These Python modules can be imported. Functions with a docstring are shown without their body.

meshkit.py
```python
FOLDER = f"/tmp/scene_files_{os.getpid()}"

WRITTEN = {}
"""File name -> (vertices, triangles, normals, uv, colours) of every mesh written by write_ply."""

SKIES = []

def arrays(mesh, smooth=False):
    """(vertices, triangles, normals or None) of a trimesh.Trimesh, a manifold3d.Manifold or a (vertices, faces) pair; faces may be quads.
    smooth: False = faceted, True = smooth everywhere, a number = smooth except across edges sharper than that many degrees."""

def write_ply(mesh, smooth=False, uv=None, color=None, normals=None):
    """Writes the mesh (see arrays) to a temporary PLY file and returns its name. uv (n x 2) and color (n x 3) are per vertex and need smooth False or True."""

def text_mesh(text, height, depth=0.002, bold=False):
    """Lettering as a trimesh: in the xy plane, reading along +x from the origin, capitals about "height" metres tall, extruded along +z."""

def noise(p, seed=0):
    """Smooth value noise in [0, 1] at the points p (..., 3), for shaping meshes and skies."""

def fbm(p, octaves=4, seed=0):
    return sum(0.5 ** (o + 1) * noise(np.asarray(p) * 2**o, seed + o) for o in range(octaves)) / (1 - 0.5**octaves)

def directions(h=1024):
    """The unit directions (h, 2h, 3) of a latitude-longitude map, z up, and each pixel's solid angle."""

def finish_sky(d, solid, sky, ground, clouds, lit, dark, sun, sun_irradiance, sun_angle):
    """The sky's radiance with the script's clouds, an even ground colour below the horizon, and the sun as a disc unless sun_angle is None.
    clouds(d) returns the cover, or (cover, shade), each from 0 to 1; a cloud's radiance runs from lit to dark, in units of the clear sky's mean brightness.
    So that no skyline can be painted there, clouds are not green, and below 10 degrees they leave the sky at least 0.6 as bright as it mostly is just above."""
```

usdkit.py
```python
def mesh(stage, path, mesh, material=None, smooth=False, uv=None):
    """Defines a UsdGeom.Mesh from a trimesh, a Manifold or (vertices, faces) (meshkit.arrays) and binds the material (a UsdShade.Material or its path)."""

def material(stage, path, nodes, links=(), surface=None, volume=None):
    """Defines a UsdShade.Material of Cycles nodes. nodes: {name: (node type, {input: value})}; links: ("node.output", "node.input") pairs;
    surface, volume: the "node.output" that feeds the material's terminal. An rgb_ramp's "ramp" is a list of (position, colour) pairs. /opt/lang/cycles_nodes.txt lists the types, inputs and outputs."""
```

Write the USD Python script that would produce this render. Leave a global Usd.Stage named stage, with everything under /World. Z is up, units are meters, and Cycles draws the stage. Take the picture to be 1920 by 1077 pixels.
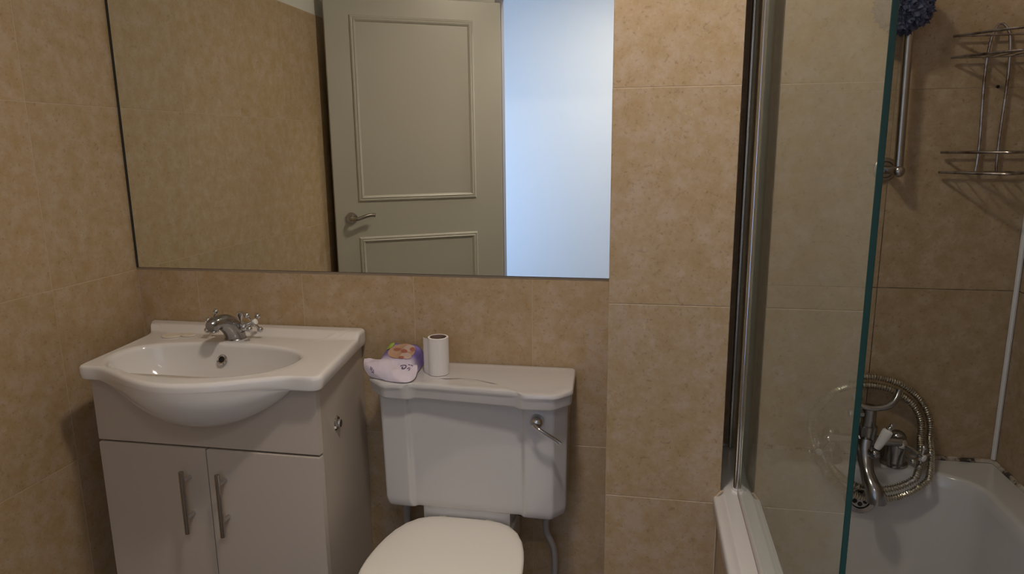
import math, random
import numpy as np, trimesh, manifold3d, usdkit, meshkit
from shapely.geometry import Polygon
from pxr import Usd, UsdGeom, UsdLux, UsdShade, Gf, Sdf

stage = Usd.Stage.CreateInMemory()
UsdGeom.SetStageUpAxis(stage, UsdGeom.Tokens.z)
UsdGeom.SetStageMetersPerUnit(stage, 1.0)
UsdGeom.Xform.Define(stage, '/World')
UsdGeom.Scope.Define(stage, '/World/Looks')
random.seed(7)

# ------------------------------------------------------------------ camera, light, exposure
# x runs along the mirror wall (y = 0), the room lies at y < 0, z is up
FPX, YAW, PITCH, ROLL = 1306.2, .1871, -.2009, .0106
CAM = np.array([1.4236, -1.7397, 1.3482])
EXPOSURE = 0.08
LAMP_POS, LAMP_RADIUS, LAMP_POWER, LAMP_COLOR = (1.25, -.86, 2.30), .085, 150.0, (1.0, .855, .725)
HALL_COLOR, HALL_INTENSITY = (.28, .55, 1.12), 4.1
HALL_FILL_COLOR, HALL_FILL_INTENSITY = (1.0, .89, .80), 50.0

def rot_cam():
    cy, sy, cp, sp, cr, sr = math.cos(YAW), math.sin(YAW), math.cos(PITCH), math.sin(PITCH), math.cos(ROLL), math.sin(ROLL)
    return np.array([[cy, -sy, 0], [sy, cy, 0], [0, 0, 1]]) @ np.array([[1, 0, 0], [0, cp, -sp], [0, sp, cp]]) @ np.array([[cr, 0, sr], [0, 1, 0], [-sr, 0, cr]])
_R = rot_cam()
cam = UsdGeom.Camera.Define(stage, '/World/camera')
cam.CreateFocalLengthAttr(36.0 * FPX / 1920)
cam.CreateHorizontalApertureAttr(36.0)
cam.CreateVerticalApertureAttr(36.0 * 1077 / 1920)
cam.CreateClippingRangeAttr(Gf.Vec2f(.02, 100))
cam.CreateExposureAttr(EXPOSURE)
_r, _f, _u = _R[:, 0], _R[:, 1], _R[:, 2]
cam.AddTransformOp().Set(Gf.Matrix4d(*_r, 0, *_u, 0, *(-_f), 0, *CAM, 1))

# daylight from the hall's window, beyond the doorway behind the camera
hall = UsdLux.RectLight.Define(stage, '/World/hall_daylight')
hall.CreateWidthAttr(1.0); hall.CreateHeightAttr(1.5)
hall.CreateIntensityAttr(HALL_INTENSITY); hall.CreateColorAttr(Gf.Vec3f(*HALL_COLOR))
hall.AddTranslateOp().Set((-.26, -2.28, 1.0)); hall.AddRotateXYZOp().Set((90, 0, -90))

hl = UsdLux.RectLight.Define(stage, '/World/hall_lamp')  # unseen warm fill light, added to whiten the top of the hall wall
hl.CreateWidthAttr(.3); hl.CreateHeightAttr(.3)
hl.CreateIntensityAttr(HALL_FILL_INTENSITY); hl.CreateColorAttr(Gf.Vec3f(*HALL_FILL_COLOR))
hl.AddTranslateOp().Set((1.45, -1.95, 2.33))

# ------------------------------------------------------------------ helpers
used = {}
def numbered(name, parent):
    k = used.get((parent, name), 0); used[(parent, name)] = k + 1
    return name if k == 0 else f'{name}_{k:03d}'

def tag(p, label=None, cat=None, group=None, kind=None):
    p = p.GetPrim() if hasattr(p, 'GetPrim') else p
    for k, v in (('label', label), ('category', cat), ('group', group), ('kind', kind)):
        if v: p.SetCustomDataByKey(k, v)
    return p

def thing(name, label=None, cat=None, loc=(0, 0, 0), group=None, kind=None):
    x = UsdGeom.Xform.Define(stage, '/World/' + numbered(name, '/World'))
    x.AddTranslateOp().Set(tuple(float(a) for a in loc))
    tag(x, label, cat, group, kind)
    x.loc = np.array(loc, float)
    ORIGIN[str(x.GetPath())] = np.array(loc, float)
    return x
ORIGIN = {}

def obj(name, mesh, mat, parent=None, smooth=30, label=None):
    """one Mesh prim; vertices given in world coordinates and shifted to the thing's base"""
    pp = str(parent.GetPath()) if parent is not None else '/World'
    v, f = (mesh if isinstance(mesh, tuple) else (None, None))
    if v is None:
        if hasattr(mesh, 'to_mesh'):
            q = mesh.to_mesh(); v, f = np.array(q.vert_properties[:, :3]), np.array(q.tri_verts)
        else: v, f = np.array(mesh.vertices), np.array(mesh.faces)
    org = ORIGIN.get('/'.join(pp.split('/')[:3]), np.zeros(3))
    path = pp + '/' + numbered(name, pp)
    m = usdkit.mesh(stage, path, trimesh.Trimesh(v - org, f, process=False), MAT[mat], smooth=smooth)
    if label: tag(m, label)
    return m

def cat_(*ms):
    vs, fs, n = [], [], 0
    for m in ms:
        if hasattr(m, 'to_mesh'):
            q = m.to_mesh(); v, f = np.array(q.vert_properties[:, :3]), np.array(q.tri_verts)
        elif isinstance(m, tuple): v, f = m
        else: v, f = np.array(m.vertices), np.array(m.faces)
        vs.append(np.asarray(v, float)); fs.append(np.asarray(f) + n); n += len(v)
    return np.vstack(vs), np.vstack(fs)

def cbox(lo, hi, c=.002):
    """a box with chamfered edges"""
    lo, hi = np.minimum(lo, hi).astype(float), np.maximum(lo, hi).astype(float)
    c = min(c, .45 * float((hi - lo).min())); pts = []
    for sx in (0, 1):
        for sy in (0, 1):
            for sz in (0, 1):
                p = np.where([sx, sy, sz], hi, lo); s = np.where([sx, sy, sz], -1, 1) * c
                for k in range(3):
                    q = p + s; q[k] = p[k]; pts.append(q)
    h = trimesh.Trimesh(np.array(pts)).convex_hull
    return np.array(h.vertices), np.array(h.faces)

def box(lo, hi):
    lo, hi = np.minimum(lo, hi), np.maximum(lo, hi)
    b = trimesh.creation.box(hi - lo); b.apply_translation((lo + hi) / 2)
    return np.array(b.vertices), np.array(b.faces)

def rbox(lo, hi, r=.006, n=12):
    lo, hi = np.minimum(lo, hi).astype(float), np.maximum(lo, hi).astype(float)
    r = min(r, .49 * float((hi - lo).min()))
    s = manifold3d.Manifold.sphere(r, n)
    ps = [s.translate(tuple(np.where([a, b, c], hi - r, lo + r))) for a in (0, 1) for b in (0, 1) for c in (0, 1)]
    return manifold3d.Manifold.batch_hull(ps)

def grid(P, cu=False, cv=False):
    """(n, m, 3) points to triangles"""
    n, m = P.shape[:2]; f = []
    for i in range(n - (not cu)):
        for j in range(m - (not cv)):
            a, b, c, d = i * m + j, ((i + 1) % n) * m + j, ((i + 1) % n) * m + (j + 1) % m, i * m + (j + 1) % m
            f += [(a, b, c), (a, c, d)]
    return P.reshape(-1, 3), np.array(f)

def loft(rings, cap0=True, cap1=True, close=True):
    """closed rings of equal length, capped by fans"""
    P = np.array(rings, float); n, m = P.shape[:2]
    v, f = grid(P, False, close); v = list(v); f = list(f)
    if cap0:
        v.append(P[0].mean(0)); k = len(v) - 1
        f += [(k, (j + 1) % m, j) for j in range(m)] ; f[-m:] = [(k, j, (j + 1) % m) for j in range(m)]
    if cap1:
        v.append(P[-1].mean(0)); k = len(v) - 1; o = (n - 1) * m
        f += [(k, o + (j + 1) % m, o + j) for j in range(m)]
    v, f = np.array(v), np.array(f)
    t = trimesh.Trimesh(v, f, process=False)
    if t.volume < 0: f = f[:, ::-1]
    return v, f

def spline(pts, n):
    pts = np.array(pts, float)
    from scipy.interpolate import CubicSpline
    t = np.r_[0, np.cumsum(np.linalg.norm(np.diff(pts[:, :3], axis=0), axis=1))]
    return CubicSpline(t, pts)(np.linspace(0, t[-1], n))

def tube(path, rad, sides=14, cap=True, flat=1.0):
    P = np.array(path, float); n = len(P); rad = np.broadcast_to(np.asarray(rad, float), (n,))
    T = np.gradient(P, axis=0); T /= np.linalg.norm(T, axis=1, keepdims=True)
    a = np.array([0, 0, 1.]) if abs(T[0][2]) < .9 else np.array([1., 0, 0])
    u = np.cross(T[0], a); u /= np.linalg.norm(u); rings = []
    for i in range(n):
        u = u - T[i] * (u @ T[i]); u /= np.linalg.norm(u); w = np.cross(T[i], u)
        ang = np.linspace(0, 2 * math.pi, sides, endpoint=False)
        rings.append(P[i] + rad[i] * (np.cos(ang)[:, None] * u * flat + np.sin(ang)[:, None] * w))
    return loft(rings, cap, cap)

def lathe(prof, base, axis=(0, 0, 1), sides=28):
    """prof: (radius, height) along axis from base"""
    ax = np.array(axis, float); ax /= np.linalg.norm(ax)
    a = np.array([1., 0, 0]) if abs(ax[0]) < .9 else np.array([0, 1., 0])
    u = np.cross(ax, a); u /= np.linalg.norm(u); w = np.cross(ax, u)
    ang = np.linspace(0, 2 * math.pi, sides, endpoint=False)
    rings = [np.array(base) + ax * h + max(r, 1e-5) * (np.cos(ang)[:, None] * u + np.sin(ang)[:, None] * w) for r, h in prof]
    return loft(rings)

def ball(c, r, n=2, sc=(1, 1, 1)):
    s = trimesh.creation.icosphere(n, r); s.apply_scale(sc); s.apply_translation(c)
    return np.array(s.vertices), np.array(s.faces)

def prism(poly, z0, z1, c=.004, steps=4):
    """a vertical prism over a polygon (list of xy), its top and bottom edges rounded by c"""
    pg = Polygon(poly); pts = np.array(pg.exterior.coords)[:-1]
    if not pg.exterior.is_ccw: pts = pts[::-1]
    def inset(d):
        n = len(pts); out = []
        for i in range(n):
            p, q, r = pts[i - 1], pts[i], pts[(i + 1) % n]
            e1, e2 = q - p, r - q; e1 = e1 / np.linalg.norm(e1); e2 = e2 / np.linalg.norm(e2)
            n1, n2 = np.array([-e1[1], e1[0]]), np.array([-e2[1], e2[0]])
            b = n1 + n2; out.append(q + b / (b @ b) * 2 * d)
        return np.array(out)
    rings = []
    prof = [(c * (1 - math.sin(t)), z0 + c * (1 - math.cos(t))) for t in np.linspace(0, math.pi / 2, steps)] + \
           [(c * (1 - math.cos(t)), z1 - c * (1 - math.sin(t))) for t in np.linspace(0, math.pi / 2, steps)]
    for d, z in prof:
        q = inset(d); rings.append(np.c_[q, np.full(len(q), z)])
    v, f = grid(np.array(rings), False, True); v = list(v); f = list(f); m = len(pts)
    v2, f2 = trimesh.creation.triangulate_polygon(Polygon(rings[-1][:, :2]), engine='earcut')
    for ring, z, up in ((rings[0], z0, False), (rings[-1], z1, True)):
        tv, tf = trimesh.creation.triangulate_polygon(Polygon(ring[:, :2]), engine='earcut'); o = len(v)
        v += [np.array([x, y, z]) for x, y in tv]; f += [tuple(o + k for k in (t if up else t[::-1])) for t in tf]
    return np.array(v), np.array(f)

def rrect(x0, x1, y0, y1, r, z, n=8):
    out = []
    for cx, cy, a in ((x1 - r, y1 - r, 0), (x0 + r, y1 - r, 90), (x0 + r, y0 + r, 180), (x1 - r, y0 + r, 270)):
        for t in np.linspace(a, a + 90, n):
            out.append((cx + r * math.cos(math.radians(t)), cy + r * math.sin(math.radians(t)), z))
    return np.array(out)

# ------------------------------------------------------------------ materials
MAT = {}
def mat(name, color, rough=.4, metal=0., **kw):
    MAT[name] = usdkit.material(stage, '/World/Looks/' + name, {'p': ('principled_bsdf', dict(base_color=color, roughness=rough, metallic=metal, **kw))}, surface='p.BSDF')

def noisy(name, stops, scale, rough=.4, metal=0., detail=6, bump=0., rough2=None, coords='object', stretch=(1, 1, 1), **kw):
    n = {'tc': ('texture_coordinate', {}), 'mp': ('mapping', dict(scale=stretch)), 'n': ('noise_texture', dict(scale=scale, detail=detail, roughness=.62)),
         'r': ('rgb_ramp', dict(ramp=stops)), 'p': ('principled_bsdf', dict(roughness=rough, metallic=metal, **kw))}
    l = [('tc.' + coords, 'mp.vector'), ('mp.vector', 'n.vector'), ('n.fac', 'r.fac'), ('r.color', 'p.base_color')]
    if bump:
        n['b'] = ('bump', dict(strength=bump, distance=.002)); l += [('n.fac', 'b.height'), ('b.normal', 'p.normal')]
    MAT[name] = usdkit.material(stage, '/World/Looks/' + name, n, l, surface='p.BSDF')

def tile_mat(name, base, dark, light, fleck):
    """honed limestone-look tile: cloudy mottling, darker pits; every tile shifted by its own random number"""
    n = {'g': ('geometry', {}), 'o': ('object_info', {}), 's': ('vector_math', dict(math_type='scale', vector1=(37., 91., 53.))), 'a': ('vector_math', dict(math_type='add')),
         'n1': ('noise_texture', dict(scale=24., detail=6., roughness=.72)), 'n2': ('noise_texture', dict(scale=55., detail=6., roughness=.72, distortion=.5)),
         'n3': ('noise_texture', dict(scale=130., detail=3., roughness=.6)),
         'r1': ('rgb_ramp', dict(ramp=[(.34, dark), (.5, base), (.64, light)])),
         'r2': ('rgb_ramp', dict(ramp=[(.30, (.72, .70, .66)), (.42, (1, 1, 1)), (.60, (1, 1, 1)), (.72, (1.22, 1.21, 1.20))])),
         'r3': ('rgb_ramp', dict(ramp=[(.27, fleck), (.40, (1, 1, 1))])),
         'm1': ('mix_color', dict(blend_type='multiply', fac=.8)), 'm2': ('mix_color', dict(blend_type='multiply', fac=.6)),
         'mr': ('map_range', dict(from_min=0., from_max=1., to_min=.975, to_max=1.025)), 'm3': ('vector_math', dict(math_type='scale')),
         'b': ('bump', dict(strength=.12, distance=.0015)), 'p': ('principled_bsdf', dict(roughness=.42, specular_ior_level=.35))}
    l = [('o.random', 's.scale'), ('g.position', 'a.vector1'), ('s.vector', 'a.vector2')] + [('a.vector', f'n{k}.vector') for k in (1, 2, 3)] + \
        [('n1.fac', 'r1.fac'), ('n2.fac', 'r2.fac'), ('n3.fac', 'r3.fac'), ('r1.color', 'm1.a'), ('r2.color', 'm1.b'), ('m1.result', 'm2.a'), ('r3.color', 'm2.b'),
         ('o.random', 'mr.value'), ('m2.result', 'm3.vector1'), ('mr.result', 'm3.scale'), ('m3.vector', 'p.base_color'), ('n2.fac', 'b.height'), ('b.normal', 'p.normal')]
    MAT[name] = usdkit.material(stage, '/World/Looks/' + name, n, l, surface='p.BSDF')

tile_mat('beige_tile', (.455, .338, .203), (.42, .297, .15), (.49, .382, .272), (.55, .47, .38))
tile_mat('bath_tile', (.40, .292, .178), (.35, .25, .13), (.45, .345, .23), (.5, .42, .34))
mat('grout', (.515, .41, .29), .9)
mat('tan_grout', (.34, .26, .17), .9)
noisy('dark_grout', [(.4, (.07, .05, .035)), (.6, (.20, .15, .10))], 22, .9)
mat('plaster', (.70, .68, .64), .8)
mat('hall_paint', (.80, .82, .84), .7)
mat('ceiling_paint', (.72, .70, .66), .85)
noisy('floor_vinyl', [(.3, (.09, .07, .055)), (.7, (.15, .12, .095))], 12, .45)
mat('porcelain', (.78, .765, .75), .10, coat_weight=.4, coat_roughness=.05)
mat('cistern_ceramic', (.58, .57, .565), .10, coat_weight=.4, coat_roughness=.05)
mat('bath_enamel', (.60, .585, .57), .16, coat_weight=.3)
mat('seat_plastic', (.87, .84, .77), .28)
mat('white_foil', (.55, .495, .435), .2)
mat('dark_gap', (.035, .028, .022), .8)
mat('chrome', (.62, .62, .63), .13, 1.)
noisy('worn_chrome', [(.3, (.33, .325, .325)), (.7, (.41, .405, .405))], 40, .2, 1., coords='object')
mat('satin_steel', (.44, .41, .38), .22, 1.)
mat('hose_steel', (.56, .52, .44), .22, 1.)
noisy('rusty_wire', [(.42, (.46, .42, .39)), (.66, (.16, .095, .055))], 30, .3, .85)
mat('black_hole', (.01, .009, .008), .5)
mat('door_paint', (.50, .48, .425), .38)
mat('door_frame_paint', (.30, .29, .32), .4)
noisy('sealant', [(.42, (.52, .47, .41)), (.54, (.38, .30, .23)), (.60, (.05, .04, .03))], 30, .6)
mat('white_sealant', (.74, .72, .70), .5)
mat('tissue', (.80, .77, .745), .95)
mat('cardboard', (.22, .15, .12), .9)
mat('soap', (.72, .64, .53), .55)
mat('packet_white', (.66, .60, .70), .3)
MAT['packet_purple'] = usdkit.material(stage, '/World/Looks/packet_purple', {'tc': ('texture_coordinate', {}), 'n': ('noise_texture', dict(scale=22., detail=3.)), 'r': ('rgb_ramp', dict(ramp=[(.35, (.13, .10, .36)), (.65, (.25, .20, .50))])),
    's': ('separate_xyz', {}), 'mr': ('map_range', dict(range_type='smoothstep', from_min=.022, from_max=-.030, to_min=0., to_max=1., clamp=True)), 'm': ('mix_color', dict(blend_type='mix', b=(.64, .58, .70))), 'p': ('principled_bsdf', dict(roughness=.25))},
    [('tc.object', 'n.vector'), ('n.fac', 'r.fac'), ('tc.object', 's.vector'), ('s.y', 'mr.value'), ('mr.result', 'm.fac'), ('r.color', 'm.a'), ('m.result', 'p.base_color')], surface='p.BSDF')
mat('print_skin', (.46, .29, .19), .35)
mat('print_pink', (.50, .38, .33), .35)
mat('print_red', (.37, .13, .09), .35)
mat('print_green', (.34, .52, .08), .35)
mat('print_ink', (.09, .05, .16), .4)
mat('seal_rubber', (.42, .37, .35), .5)
mat('grey_pipe', (.42, .40, .38), .4)
mat('porcelain_button', (.82, .80, .76), .15)
mat('red_mark', (.45, .12, .08), .4)
mat('glass_edge', (.006, .06, .052), .15, transmission_weight=.15)
mat('mirror_edge_gap', (.03, .035, .03), .3)
MAT['mirror_silver'] = usdkit.material(stage, '/World/Looks/mirror_silver', {'g': ('glossy_bsdf', dict(color=(.87, .885, .80), roughness=0.))}, surface='g.BSDF')
# shower glass: transparent, reflecting by fresnel at its outer face only, a thin film of limescale
MAT['shower_glass'] = usdkit.material(stage, '/World/Looks/shower_glass', {
    'g': ('geometry', {}), 'f': ('fresnel', dict(IOR=1.52)), 'f1': ('math', dict(math_type='add', value2=1.)), 'f2': ('math', dict(math_type='multiply', value2=2.)), 'f3': ('math', dict(math_type='divide')), 'inv': ('math', dict(math_type='subtract', value1=1.)), 'm': ('math', dict(math_type='multiply')),
    't': ('transparent_bsdf', dict(color=(.84, .87, .845))), 'r': ('glossy_bsdf', dict(color=(.95, 1, .97), roughness=.0)), 'd': ('diffuse_bsdf', dict(color=(.6, .62, .56))),
    'mx': ('mix_closure', {}), 'md': ('mix_closure', dict(fac=.06))},
    [('g.backfacing', 'inv.value2'), ('f.fac', 'f1.value1'), ('f.fac', 'f2.value1'), ('f2.value', 'f3.value1'), ('f1.value', 'f3.value2'), ('f3.value', 'm.value1'), ('inv.value', 'm.value2'), ('m.value', 'mx.fac'), ('t.BSDF', 'mx.closure1'), ('r.BSDF', 'mx.closure2'), ('mx.closure', 'md.closure1'), ('d.BSDF', 'md.closure2')],
    surface='md.closure')
MAT['clear_seal'] = usdkit.material(stage, '/World/Looks/clear_seal', {'t': ('transparent_bsdf', dict(color=(.80, .85, .82))), 'd': ('principled_bsdf', dict(base_color=(.5, .52, .46), roughness=.25)), 'mx': ('mix_closure', dict(fac=.35))},
                                    [('t.BSDF', 'mx.closure1'), ('d.BSDF', 'mx.closure2')], surface='mx.closure')
MAT['lamp_glow'] = usdkit.material(stage, '/World/Looks/lamp_glow', {'e': ('emission', dict(color=LAMP_COLOR, strength=LAMP_POWER * 1.0))}, surface='e.emission')
MAT['net_blue'] = usdkit.material(stage, '/World/Looks/net_blue', {'d': ('principled_bsdf', dict(base_color=(.135, .15, .235), roughness=.6)), 't': ('translucent_bsdf', dict(color=(.135, .15, .235))), 'mx': ('mix_closure', dict(fac=.35))},
                                  [('d.BSDF', 'mx.closure1'), ('t.BSDF', 'mx.closure2')], surface='mx.closure')

# ------------------------------------------------------------------ the room
XR, YF, ZC = 2.268, -1.66, 2.34          # right wall, front wall (with the doorway), ceiling
ROWS = [0, .11, .56, 1.01, 1.46, 1.91]
TW, J, TD, GR = .32, .0017, .008, .0005             # tile width, joint, thickness
PX0, PX1, PY = 1.355, 1.609, -.254       # the boxed-in pier

def tiles(parent, axis, at, out, us, zs, m, skip=None):
    """tiles on a vertical plane: axis 0 = plane x=at (u along y), axis 1 = plane y=at (u along x); out = the direction the face looks"""
    for i in range(len(us) - 1):
        for j in range(len(zs) - 1):
            u0, u1, z0, z1 = us[i] + J / 2, us[i + 1] - J / 2, zs[j] + J / 2, zs[j + 1] - J / 2
            if u1 - u0 < .012 or z1 - z0 < .012 or (skip and skip(u0, u1, z0, z1)): continue
            d = at + out * random.uniform(-.0002, .0003)
            lo, hi = ((at - out * TD, u0, z0), (d, u1, z1)) if axis == 0 else ((u0, at - out * TD, z0), (u1, d, z1))
            obj('tile', cbox(lo, hi, .0006), m, parent, smooth=False)

fl = obj('floor', box((-.1, -3.0, -.08), (3.6, .1, 0)), 'floor_vinyl', smooth=False); tag(fl, 'dark grey brown vinyl floor under the toilet', kind='structure')
ce = obj('ceiling', box((-.1, -3.0, ZC), (3.6, .1, ZC + .08)), 'ceiling_paint', smooth=False); tag(ce, 'plain white painted bathroom ceiling', kind='structure')

wl = thing('wall_left', 'beige tiled wall left of the basin', kind='structure')
obj('backing', box((-.1, -1.66, 0), (-GR, TD, 1.912)), 'grout', wl, False)
obj('plaster', box((-.1, -1.66, 1.912), (-.002, TD, ZC)), 'plaster', wl, False)
tiles(wl, 0, 0., 1, [-1.66, -1.578, -1.258, -.938, -.618, -.298, 0.], ROWS, 'beige_tile')

wb = thing('wall_back', 'beige tiled wall behind basin, mirror, toilet and bath taps', kind='structure')
obj('backing', box((-.1, GR, 0), (PX1 + .1, .1, 1.912)), 'grout', wb, False)
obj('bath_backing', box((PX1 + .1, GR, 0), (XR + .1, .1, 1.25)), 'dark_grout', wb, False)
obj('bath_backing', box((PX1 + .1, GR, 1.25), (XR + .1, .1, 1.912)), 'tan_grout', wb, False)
obj('plaster', box((-.1, .002, 1.912), (XR + .1, .1, ZC)), 'plaster', wb, False)
MX1, MZ0 = 1.345, 1.0165
tiles(wb, 1, 0., -1, [0., .187, .507, .827, 1.147, PX0 + .0], ROWS[:4], 'beige_tile')
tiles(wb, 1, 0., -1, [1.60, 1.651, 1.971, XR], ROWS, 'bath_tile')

wr = thing('wall_right', 'beige tiled wall along the far side of the bath', kind='structure')
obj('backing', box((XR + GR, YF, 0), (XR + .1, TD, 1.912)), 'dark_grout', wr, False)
obj('plaster', box((XR + .002, YF, 1.912), (XR + .1, TD, ZC)), 'plaster', wr, False)
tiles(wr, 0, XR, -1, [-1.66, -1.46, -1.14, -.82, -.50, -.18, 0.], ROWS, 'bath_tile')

wp = thing('wall_pier', 'boxed-in beige tiled pier between the mirror and the bath', kind='structure')
obj('backing', box((PX0 + GR, PY + GR, 0), (PX1 - GR, TD, 1.912)), 'grout', wp, False)
obj('plaster', box((PX0 + .002, PY + .002, 1.912), (PX1 - .002, TD, ZC)), 'plaster', wp, False)
tiles(wp, 1, PY, -1, [PX0, PX1], ROWS, 'beige_tile')
tiles(wp, 0, PX0, -1, [PY + TD, 0.], ROWS, 'beige_tile')
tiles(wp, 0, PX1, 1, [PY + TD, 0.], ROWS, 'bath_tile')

DX0, DX1, DZ = .745, 1.56, 2.03
wf = thing('wall_front', 'plain plastered wall with the doorway, opposite the mirror', kind='structure')
obj('left_piece', box((-.1, YF - .06, 0), (DX0 - .03, YF, ZC)), 'plaster', wf, False)
obj('right_piece', box((DX1 + .03, YF - .06, 0), (XR + .1, YF, ZC)), 'plaster', wf, False)
obj('lintel', box((DX0 - .03, YF - .06, DZ + .03), (DX1 + .03, YF, ZC)), 'plaster', wf, False)
tr = thing('trim_1', 'grey white painted door frame of the bathroom doorway', kind='structure')
obj('jamb', cbox((DX0 - .03, YF - .062, 0), (DX0, YF + .004, DZ), .002), 'door_frame_paint', tr, False)
obj('jamb', cbox((DX1, YF - .062, 0), (DX1 + .03, YF + .004, DZ), .002), 'door_frame_paint', tr, False)
obj('head', cbox((DX0 - .03, YF - .062, DZ), (DX1 + .03, YF + .004, DZ + .03), .002), 'door_frame_paint', tr, False)
hw = thing('wall_hall', 'pale blue white hall wall seen through the doorway in the mirror', kind='structure')
obj('far_piece', box((-.4, -2.95, 0), (3.6, -2.85, ZC)), 'hall_paint', hw, False)
obj('end_piece', box((-.4, -2.85, 0), (-.3, YF - .06, ZC)), 'hall_paint', hw, False)
obj('window_end', box((3.40, -2.85, 0), (3.5, YF - .06, ZC)), 'hall_paint', hw, False)
obj('near_piece', box((XR + .1, YF - .06, 0), (3.4, YF, ZC)), 'hall_paint', hw, False)

# corner bead and sealant runs
tb = obj('trim_2', tube([(XR - .006, -.006, .60), (XR - .006, -.006, 1.912)], .0055, 8), 'white_sealant'); tag(tb, 'white sealant bead down the tiled corner above the bath', kind='structure')

# ------------------------------------------------------------------ ceiling lamp
lx, ly, lz = LAMP_POS
cl = thing('ceiling_lamp', 'small round ceiling lamp lighting the bathroom from above', 'lamp', (lx, ly, lz))
obj('lamp_base', lathe([(LAMP_RADIUS + .012, lz - .002 - lz + lz), (LAMP_RADIUS + .014, lz + .01), (LAMP_RADIUS + .004, ZC - .001)], (lx, ly, 0)), 'porcelain', cl)
obj('diffuser', lathe([(0, lz - .022), (LAMP_RADIUS * .6, lz - .018), (LAMP_RADIUS * .92, lz - .008), (LAMP_RADIUS, lz)], (lx, ly, 0)), 'lamp_glow', cl)

# ------------------------------------------------------------------ mirror
mi = thing('wall_mirror', 'large frameless wall mirror above the basin and toilet', 'mirror', (.003, 0, MZ0))
obj('mirror_glass', box((.0095, -.0055, MZ0 + .001), (MX1 - .001, -.0045, 1.905)), 'mirror_silver', mi, False)
obj('backing_plate', box((.001, -.0046, MZ0), (MX1, TD, 1.907)), 'mirror_edge_gap', mi, False)  # near-black margin left of the glass paints the shaded gap to the wall

# ------------------------------------------------------------------ bathroom door, ajar, seen in the mirror
A = np.array([.045, -1.245]); B = np.array([.742, -1.652])
du = (B - A) / np.linalg.norm(B - A); dn = np.array([-du[1], du[0]])      # dn looks towards the mirror
if dn[1] < 0: dn = -dn
DL = float(np.linalg.norm(B - A))
def dpt(s, d, z): return np.array([*(A + du * s + dn * d), z])
def dbox(s0, s1, d0, d1, z0, z1, c=.002):
    v, f = cbox((s0, d0, z0), (s1, d1, z1), c)
    return np.array([dpt(*p) for p in v]), f
door = thing('door_1', 'cream panelled bathroom door standing ajar, reflected in the mirror', kind='structure', loc=(B[0], B[1], 0))
v, f = dbox(0, DL, -.036, 0, .01, 2.0); obj('leaf', (v, f[:, ::-1]) if trimesh.Trimesh(v, f).volume < 0 else (v, f), 'door_paint', door, False)
def moulding(s0, s1, z0, z1):
    prof = [(0, 0), (.003, .006), (.008, .008), (.013, .0065), (.018, .009), (.023, .006), (.028, 0)]
    rings = [[dpt(s, d, z) for s, z in ((s0 + i, z0 + i), (s1 - i, z0 + i), (s1 - i, z1 - i), (s0 + i, z1 - i))] for i, d in prof]
    v, f = grid(np.array(rings), False, True)
    if (np.cross(v[f[0][1]] - v[f[0][0]], v[f[0][2]] - v[f[0][0]]) @ np.array([*dn, 0.])) < 0: f = f[:, ::-1]
    return v, f
obj('panel_moulding', moulding(.107, .672, 1.100, 1.915), 'door_paint', door, False)
obj('panel_moulding', moulding(.103, .675, .22, .937), 'door_paint', door, False)
h0 = dpt(.072, 0, 1.028)
hd = obj('door_handle', lathe([(.026, 0), (.027, .006), (.024, .010), (0, .0105)], h0, (*dn, 0)), 'satin_steel', door)
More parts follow.
